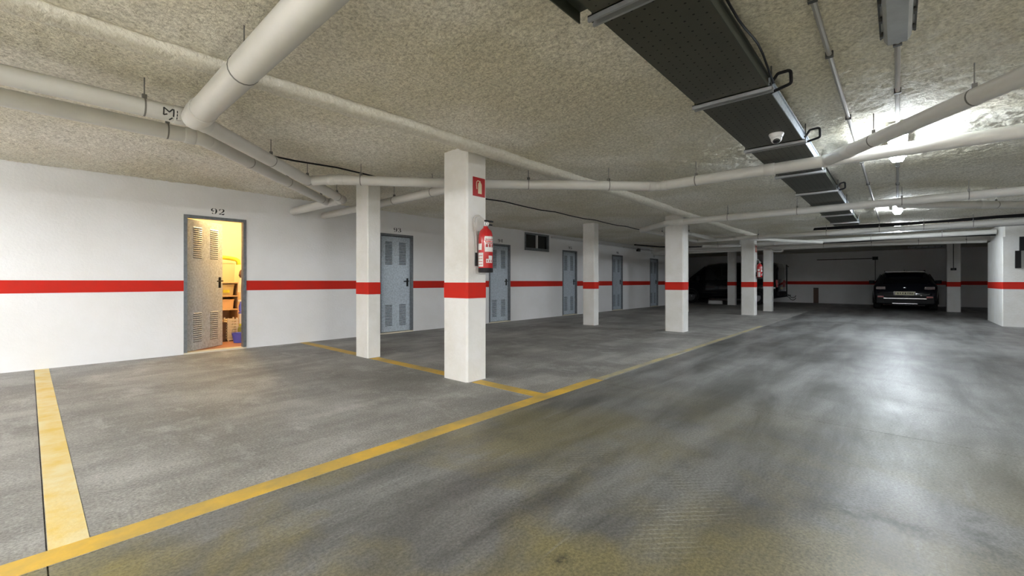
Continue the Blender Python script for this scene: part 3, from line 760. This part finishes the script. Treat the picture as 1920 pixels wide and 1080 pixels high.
# ------------------------------------------------------------------ ceiling lamps
def batten(label, x0, x1, y, lit, along_y=False, ztop=2.447, grp='fluorescent ceiling lamps'):
    Lh = (x1-x0)/2
    t = thing('ceiling_lamp', label, 'lamp', ((x0+x1)/2, y, ztop), PI/2 if along_y else 0, grp)
    MB().prism([(-.060,0),(-.070,-.036),(.070,-.036),(.060,0)], -Lh, Lh, Matrix.Rotation(PI/2, 4, 'X').to_4x4() if False else Matrix(((0,0,1,0),(1,0,0,0),(0,1,0,0),(0,0,0,1)))).build('housing', 'fixture_white', t)
    prof = [(-.058,-.036),(-.056,-.065),(-.040,-.092),(.040,-.092),(.056,-.065),(.058,-.036)]
    MB().prism(prof, -Lh+.01, Lh-.01, Matrix(((0,0,1,0),(1,0,0,0),(0,1,0,0),(0,0,0,1)))).build('cover', {0: 'cover_off', 1: 'tube_glow', 2: 'fill_glow', 3: 'main_glow'}[int(lit)], t)
    for k in range(-3, 4):
        for s_ in (-1, 1):
            MB().box(k*Lh*.3-.014, k*Lh*.3+.014, s_*.066-.007, s_*.066+.007, -.062, -.022).build('clip', 'dark_steel', t)
    for s_ in (-1, 1): MB().box(-Lh, Lh, s_*.070-.004, s_*.070+.004, -.046, -.030).build('gasket', 'dark_steel', t)
    return t
batten('unlit grey ceiling lamp at the top edge', 1.93, 3.18, 0, False)
batten('lit ceiling lamp hidden behind the crossing pipes', 5.08, 6.33, 0, True)
batten('second lit ceiling lamp farther along the aisle', 10.0, 11.25, 0, True)
batten('lit ceiling lamp behind the viewer in the aisle row', -4.6, -3.35, 0, 3)
batten('third lit ceiling lamp half hidden behind the bright crossing pipe', 13.95, 15.2, 0, 1)
batten('added fill lamp above the bays behind the viewer', -4.6, -3.35, 5.0, 2)  # added out of view as fill light for the left wall and bays
batten('added fill lamp in the corner behind the viewer to the right', -4.6, -3.35, -5.0, 2)  # unseen lamp added for bounce off the right and rear walls
batten('added fill lamp right beside the viewer out of view', .2, 1.45, -5.0, 2)  # added off to the side to raise the ambient fill
batten('unlit lamp on the ceiling above the parked dark blue car', 22.8, 24.0, -.9, False, True)

# ------------------------------------------------------------------ fire extinguishers and signs
def extinguisher(label, x, y, z0, grp='red fire extinguishers'):
    t = thing('fire_extinguisher', label, 'extinguisher', (x, y, z0), 0, grp)
    r = .076
    cyl = MB().lathe([(r*.93,.035),(r,.05),(r,.36),(r*.96,.40),(r*.80,.435),(r*.5,.46),(.026,.47),(.024,.485)], 28).build('cylinder', 'ext_red', t, True)
    MB().lathe([(r*.90,0),(r*1.01,.004),(r*1.01,.045),(r*.95,.05)], 28).build('base_ring', 'black', t, True)
    MB().lathe([(.02,.48),(.026,.49),(.026,.53),(.015,.54)], 12).build('valve', 'steel', t, True)
    hv = MB(); hv.box(-.012, .10, -.016, .0, .535, .550); hv.box(-.012, .085, -.016, .0, .50, .512); hv.box(-.02, .012, -.018, .006, .50, .55)
    hv.build('handle', 'black', t)
    MB().lathe([(.018,0),(.018,.012)], 12, Matrix.Translation((-.005,-.026,.51)) @ Matrix.Rotation(PI/2,4,'X')).build('gauge', 'label_white', t)
    MB().tube(fillet([(-.015,.0,.515), (-.035,.01,.56), (-.075,.03,.60), (-.115,.05,.57), (-.105,.06,.48), (-.07,.075,.40), (-.06,.08,.2)], .03)[0], .010, 8).build('hose', 'hose_grey', t, True)
    MB().tube([(-.06,.08,.21),(-.06,.08,.07)], [.012,.015], 8).build('nozzle', 'black', t, True)
    # labels wrapped round the cylinder (facing the aisle, -Y)
    def wrap(a0, a1, z0_, z1_, m, name, e=.0012):
        m_ = MB(); n = 8
        vs = []
        for i in range(n+1):
            an = math.radians(a0-46+(a1-a0)*i/n)
            for zz in (z0_, z1_): vs.append(((r+e)*math.sin(an), -(r+e)*math.cos(an), zz))
        return m_.add(vs, [(2*i,2*i+2,2*i+3,2*i+1) for i in range(n)]).build(name, m, cyl, True)
    wrap(-5, 75, .33, .375, 'label_white', 'label')
    wrap(-5, 75, .215, .318, 'label_white', 'label')
    for k in range(3): wrap(2+k*25, 20+k*25, .262, .295, 'label_print', 'label_print', .002)
    wrap(2, 68, .30, .312, 'label_print', 'label_print', .002)
    wrap(0, 70, .340, .348, 'label_print', 'label_print', .002)
    wrap(-75, -30, .235, .30, 'label_white', 'label'); wrap(-75, -18, .06, .205, 'label_white', 'label')
    for k in range(4): wrap(-70, -24, .08+.03*k, .086+.03*k, 'label_print', 'label_print', .002)
    wrap(5, 62, .10, .14, 'label_white', 'label'); wrap(25, 62, .14, .175, 'label_white', 'label')
    for k in range(3): wrap(10+k*18, 18+k*18, .108, .13, 'label_print', 'label_print', .002)
    MB().box(-.02, .02, .05, .098, .40, .44).build('wall_bracket', 'steel', t)
    return t
extinguisher('red fire extinguisher hung on the nearest white column', 3.205, 3.33-.098, 1.145)
extinguisher('red fire extinguisher hung on a distant column near the van', 15.20, 3.31-.098, 1.14)
def ext_sign(label, x0, y, z0, wdt=.175, h=.20):
    t = thing('fire_sign', label, 'sign', (x0, y, z0), 0, 'red extinguisher signs')
    MB().box(0, wdt, -.004, 0, 0, h).build('plate', 'sign_red', t)
    b_ = MB(); e = .010; k = .004
    for (a, bb, c, d) in ((e, wdt-e, e, e+k), (e, wdt-e, h-e-k, h-e), (e, e+k, e, h-e), (wdt-e-k, wdt-e, e, h-e)): b_.box(a, bb, -.0055, -.004, c, d)
    b_.build('border', 'sign_red', t)
    pg = MB(); cx = wdt*.56
    XZ = Matrix(((1,0,0,0),(0,0,-1,0),(0,1,0,0),(0,0,0,1)))
    body = [(cx-.026,.03),(cx+.026,.03),(cx+.026,.125),(cx+.022,.14),(cx+.010,.15),(cx+.010,.165),(cx-.010,.165),(cx-.010,.15),(cx-.022,.14),(cx-.026,.125)]
    pg.prism(body, .0042, .0060, XZ)
    pg.build('pictogram', 'sign_cream', t)
    hs = MB(); hs.tube([(cx-.006,-.005,.162),(cx-.03,-.005,.166),(cx-.048,-.005,.15),(cx-.050,-.005,.115),(cx-.044,-.005,.075)], .0045, 6)
    hs.build('pictogram_hose', 'sign_cream', t)
    return t
ext_sign('red square sign with a pale extinguisher picture on the nearest column', 3.11, 3.327, 1.955)
ext_sign('small red extinguisher sign on the distant column near the van', 15.10, 3.307, 1.97)

# ------------------------------------------------------------------ electrical things at the right
eb = thing('electrical_box', 'grey electrical box with black edge on the right pier', 'electrical box', (15.2, -2.06, 1.36))
MB().box(-.09, 0, -.62, -.10, 0, .70).build('body', 'cabinet_grey', eb)
MB().box(-.10, -.09, -.60, -.12, .03, .67).build('door', 'cabinet_grey', eb)
MB().box(-.075, 0, -.05, .035, 0, .40).build('switch_box', 'black', eb)
MB().box(-.06, 0, -.10, -.03, .40, .72).build('cable_duct', 'black', eb)
ps = thing('pendant_switch', 'black cable with a small switch on the right far column', 'switch', (21.29, -1.44, 1.44))
MB().tube([(-.004,0,.06),(-.004,0,1.0)], .010, 6).build('cable', 'black', ps)
MB().cbox(-.03, 0.006, -.07, .07, 0, .08, .008).build('body', 'black', ps); MB().box(-.036, -.03, -.03, .03, .02, .06).build('rocker', 'dark_steel', ps)
conduit('dark conduit across the far back wall', [(BACK_X-.02, 2.95, 2.11), (BACK_X-.02, .82, 2.11)], .018, 'dark_steel', [(BACK_X-.02, 2.2, 2.11)])
conduit('thin conduit dropping down the far back wall', [(BACK_X-.02, .76, 2.05), (BACK_X-.02, .76, 1.10)], .012, 'dark_steel')
jb = thing('junction_box', 'dark box where the back wall conduits meet', 'junction box', (BACK_X, .76, 2.04))
MB().cbox(-.06, 0, -.10, .10, 0, .15, .01).build('body', 'dark_steel', jb); MB().box(-.066, -.06, -.085, .085, .015, .135).build('lid', 'black', jb)
bdd = thing('board', 'dark board leaning upright against the far back wall', 'board', (BACK_X-.05, 2.98, 0))
MB().box(-.03, .03, -.10, .10, 0, .75).build('panel', 'brown', bdd); MB().box(-.04, -.03, -.10, .10, .70, .75).build('edge_strip', 'dark_steel', bdd)
bl = thing('lit_gap_block', 'added white low block standing in for the lit gap under the black van', 'block', (21.62, 6.42, 0))  # block added in place of the bright strip of light below the van's sill
MB().cbox(-.07, .07, -.31, .31, 0, .14, .02).build('body', 'label_white', bl); MB().box(-.05, .05, -.28, .28, .14, .155).build('cap', 'label_white', bl)

# ------------------------------------------------------------------ vehicles
def loft(stations):
    """stations: x, list of half-ring (y,z) from bottom centre to top centre"""
    mb = MB(); n = None; vs = []; fs = []
    for x_, half in stations:
        ring = [(x_, y_, z_) for y_, z_ in half] + [(x_, -y_, z_) for y_, z_ in reversed(half[1:-1])]
        n = len(ring); vs += ring
    k = len(stations)
    for i in range(k-1):
        for j in range(n): fs.append((i*n+j, i*n+(j+1) % n, (i+1)*n+(j+1) % n, (i+1)*n+j))
    fs.append(tuple(range(n-1,-1,-1))); fs.append(tuple(range((k-1)*n, k*n)))
    return mb.add(vs, fs)
def half(zb, zbelt, ztop, w_, wt):
    zs = zb+.16
    return [(0,zb), (w_*.86,zb), (w_*.975,zs), (w_,(zs+zbelt)*.5), (w_*.985,zbelt-.05), (w_*.955,zbelt), (wt+.035,max(ztop-.085,zbelt+.006)), (wt*.9,max(ztop-.018,zbelt+.012)), (wt*.5,max(ztop-.002,zbelt+.018)), (0,max(ztop,zbelt+.02))]
def wheel(parent, x_, y_, r, out, wid=.21):
    """out = +1 / -1 side"""
    R = Matrix.Translation((x_, y_, r)) @ Matrix.Rotation(-out*PI/2, 4, 'X')
    wh = MB().lathe([(r*.62,-wid/2),(r*.93,-wid/2),(r,-wid*.32),(r,wid*.32),(r*.93,wid/2),(r*.66,wid/2),(r*.64,wid*.36),(r*.2,wid*.30)], 28, R).build('tyre', 'rubber', parent, True)
    rim = MB()
    rim.lathe([(r*.60,wid*.40),(r*.655,wid*.47),(r*.655,wid*.40),(r*.60,wid*.34)], 28, R)
    for k in range(5):
        a = 2*PI*k/5
        Rk = R @ Matrix.Rotation(a, 4, 'Z')
        rim.prism([(r*.08,-r*.09),(r*.61,-r*.055),(r*.61,r*.055),(r*.08,r*.09)], wid*.34, wid*.44, Rk)
    rim.lathe([(r*.15,wid*.33),(r*.15,wid*.46),(r*.1,wid*.48)], 14, R)
    rim.build('rim', 'alloy', wh)
    return wh
def arch(parent, x_, y_, r, out):
    m = MB(); pts = [(x_+(r+.03)*math.cos(a), y_, r+(r+.03)*math.sin(a)) for a in [math.radians(-15+210*k/16) for k in range(17)]]
    m.tube(pts, .028, 8).build('wheel_arch', 'rubber', parent, True)

# --- dark blue car, seen from behind
car = thing('parked_car', 'dark blue hatchback parked nose in against the far back wall', 'car', (21.25, -.19, 0))
W = .90
car_st = [
 (0.00, half(.30,.62,.66,.74,.70)), (0.05, half(.26,.72,.78,.82,.76)), (0.14, half(.22,.88,.95,.865,.76)), (0.28, half(.20,.93,1.08,.885,.72)),
 (0.52, half(.20,.94,1.31,.895,.64)), (0.72, half(.20,.945,1.395,.90,.62)), (1.1, half(.19,.94,1.425,.90,.62)), (1.7, half(.19,.93,1.435,.90,.625)),
 (2.3, half(.19,.92,1.40,.90,.62)), (2.75, half(.19,.91,1.20,.895,.66)), (3.10, half(.20,.90,.98,.89,.72)), (3.5, half(.20,.86,.92,.875,.72)),
 (3.95, half(.22,.76,.82,.84,.68)), (4.18, half(.26,.62,.68,.76,.62)), (4.26, half(.30,.50,.54,.64,.52))]
loft(car_st).build('body', 'navy_gloss', car, True)
MB().add([(.17,-.60,1.0),(.17,.60,1.0),(.62,.53,1.365),(.62,-.53,1.365),(.20,-.60,.99),(.20,.60,.99),(.65,.53,1.355),(.65,-.53,1.355)],
         [(0,1,2,3),(4,7,6,5),(0,4,5,1),(1,5,6,2),(2,6,7,3),(3,7,4,0)]).build('rear_window', 'car_glass', car)
MB().box(.50, .74, -.55, .55, 1.405, 1.43).build('spoiler', 'navy_gloss', car)
for s_ in (-1, 1):
    wheel(car, .80, s_*(W-.115), .33, s_); arch(car, .80, s_*(W-.015), .33, s_)
    wheel(car, 3.42, s_*(W-.13), .33, s_); arch(car, 3.42, s_*(W-.03), .33, s_)
    sw = MB(); 
    for (xa, xb, ta, tb_) in ((.62,1.22,.90,.90), (1.27,1.95,.90,.90), (2.0,2.62,.90,.62)):
        pg_ = [(xa,.97),(xb,.97),(xb-.12*(tb_<.9),1.32 if tb_ > .8 else 1.2),(xa+.08,1.33)]
        vs = []
        for off in (0,.012):
            for (px, pz) in pg_:
                f_ = (pz-.94)/(1.35-.94); yy = (.86+(.66-.86)*f_)+.012+off; vs.append((px, s_*yy, pz))
        sw.add(vs, [(0,1,2,3),(7,6,5,4),(0,4,5,1),(1,5,6,2),(2,6,7,3),(3,7,4,0)])
    sw.build('side_window', 'car_glass', car)
    MB().box(.00, .14, s_*.66-.13, s_*.66+.13, .765, .86).build('tail_lamp', 'tail_dark', car)
    MB().box(-.046, .02, s_*.66-.085, s_*.66+.085, .465, .52).build('reflector', 'tail_red', car)
    mr = MB(); mr.cbox(2.40, 2.52, s_*1.0-.09, s_*1.0+.09, .96, 1.10, .03); mr.box(2.43, 2.49, min(s_*.84, s_*.94), max(s_*.84, s_*.94), .97, 1.0)
    mr.build('mirror', 'black', car, True)
    MB().tube([(.8, s_*.56, 1.415),(.86, s_*.56, 1.46),(2.1, s_*.56, 1.465),(2.2, s_*.55, 1.42)], .014, 8).build('roof_rail', 'black', car, True)
bp_ = MB(); bp_.cbox(-.035, .10, -.80, .80, .26, .55, .03); bp_.build('bumper', 'black', car)
MB().box(-.045, -.03, -.58, .58, .425, .445).build('chrome_strip', 'chrome', car)
MB().box(-.042, -.03, -.34, .34, .245, .262).build('skid_strip', 'chrome', car)
pl_ = MB().box(-.050, -.036, -.26, .26, .565, .675).build('number_plate', 'plate', car)
pm = MB()
for k, yy in enumerate((-.20,-.145,-.09,-.02,.05,.115,.18)): pm.box(-.052, -.050, yy-.013-.005*(k % 2), yy+.013, .59+.01*(k % 3), .65)
pm.build('plate_mark', 'plate_mark', pl_)
MB().box(-.03, .05, -.30, .30, .555, .69).build('plate_recess', 'navy_gloss', car)
MB().lathe([(.05,0),(.05,.012),(.035,.016)], 18, Matrix.Translation((.085,0,.80)) @ Matrix.Rotation(-PI/2,4,'Y')).build('badge', 'chrome', car, True)
MB().tube([(1.0,0,1.43),(.93,0,1.50)], .008, 6).build('antenna', 'black', car)

# --- black van parked across, nose towards the storage wall side
van = thing('parked_van', 'tall black van parked sideways behind the far columns', 'van', (22.75, 3.93, 0), PI/2)
W2 = .95
van_st = [
 (0.00, half(.42,1.0,1.72,.86,.74)), (0.06, half(.32,1.02,1.86,.93,.78)), (0.30, half(.28,1.04,1.93,.95,.79)), (1.2, half(.26,1.05,1.95,.955,.80)),
 (2.4, half(.26,1.05,1.94,.955,.80)), (2.95, half(.26,1.05,1.88,.955,.79)), (3.35, half(.26,1.05,1.62,.95,.77)), (3.75, half(.27,1.05,1.28,.945,.76)),
 (3.95, half(.27,1.03,1.13,.94,.78)), (4.3, half(.28,.94,1.03,.915,.74)), (4.52, half(.30,.76,.86,.86,.70)), (4.62, half(.36,.60,.66,.76,.62))]
loft(van_st).build('body', 'black_gloss', van, True)
for s_ in (-1, 1):
    wheel(van, .85, s_*(W2-.115), .34, s_); arch(van, .85, s_*(W2-.012), .34, s_)
    wheel(van, 3.70, s_*(W2-.12), .34, s_); arch(van, 3.70, s_*(W2-.015), .34, s_)
    for (xa, xb, xt0, xt1) in ((.22,1.15,.28,1.15), (1.25,2.25,1.25,2.25), (2.35,3.60,2.35,3.05)):
        vs = []; pg_ = [(xa,1.12),(xb,1.12),(xt1,1.70 if xt1 > 3 else 1.74),(xt0,1.76)]
        for off in (0,.014):
            for (px, pz) in pg_:
                f_ = (pz-1.05)/(1.86-1.05); yy = .912+(.83-.912)*f_+.010+off; vs.append((px, s_*yy, pz))
        MB().add(vs, [(0,1,2,3),(7,6,5,4),(0,4,5,1),(1,5,6,2),(2,6,7,3),(3,7,4,0)]).build('side_window', 'car_glass', van)
    tl = MB().box(-.012, .06, min(s_*.70, s_*.90), max(s_*.70, s_*.90), .80, 1.12).build('tail_lamp', 'tail_red', van)
    MB().box(-.016, -.012, min(s_*.74, s_*.86), max(s_*.74, s_*.86), .92, 1.0).build('reverse_lens', 'tail_clear', tl)
    mr = MB(); mr.cbox(3.25, 3.38, s_*1.07-.10, s_*1.07+.10, 1.10, 1.32, .03); mr.box(3.28, 3.35, min(s_*.9, s_*1.0), max(s_*.9, s_*1.0), 1.12, 1.16)
    mr.build('mirror', 'black', van, True)
    MB().box(1.3, 3.2, s_*.955-.006, s_*.955+.012, .50, .56).build('side_strip', 'black', van)
MB().box(-.012, .03, -.66, .66, 1.16, 1.66).build('rear_window', 'car_glass', van)
MB().cbox(-.06, .14, -.88, .88, .34, .60, .04).build('bumper', 'rubber', van)
MB().add([(3.10,-.70,1.80),(3.10,.70,1.80),(3.86,.74,1.20),(3.86,-.74,1.20),(3.06,-.70,1.77),(3.06,.70,1.77),(3.82,.74,1.17),(3.82,-.74,1.17)],
         [(0,1,2,3),(4,7,6,5),(0,4,5,1),(1,5,6,2),(2,6,7,3),(3,7,4,0)]).build('windscreen', 'car_glass', van)
for s_ in (-1, 1): MB().box(4.36, 4.56, s_*.66-.14, s_*.66+.14, .66, .86).build('head_lamp', 'glass_dark', van)
rp = MB(); MB().box(-.02, -.012, -.26, .26, .70, .81).build('number_plate', 'plate', van)

# bike rack folded up on the tow bar behind the van
rk = thing('bike_rack', 'dark folded bike rack with curled arms behind the van', 'bike rack', (21.75, 3.62, 0))
MB().tube([(.0,.34,.42),(0,-.0,.42),(0,-.06,.46),(0,-.06,1.78)], .028, 8).build('post', 'black', rk, True)
for zz, dx in ((.36,.0), (.46,.03)):
    cu = [(dx,-.06,zz+.05)] + [(dx+.12+.0*k, -.15-.11*(1-math.cos(a)), zz-.11*math.sin(a)*.9) for k, a in enumerate([PI*q_/8 for q_ in range(9)])]
    MB().tube(cu, .014, 8).build('wheel_arm', 'dark_steel', rk, True)
MB().tube([(0,-.06,1.72),(.5,-.02,1.74),(.8,-.0,1.70)], .02, 8).build('cross_arm', 'black', rk, True)
MB().tube([(-.0,-.06,.44),(.9,-.06,.44)], .022, 8).build('lower_arm', 'black', rk, True)
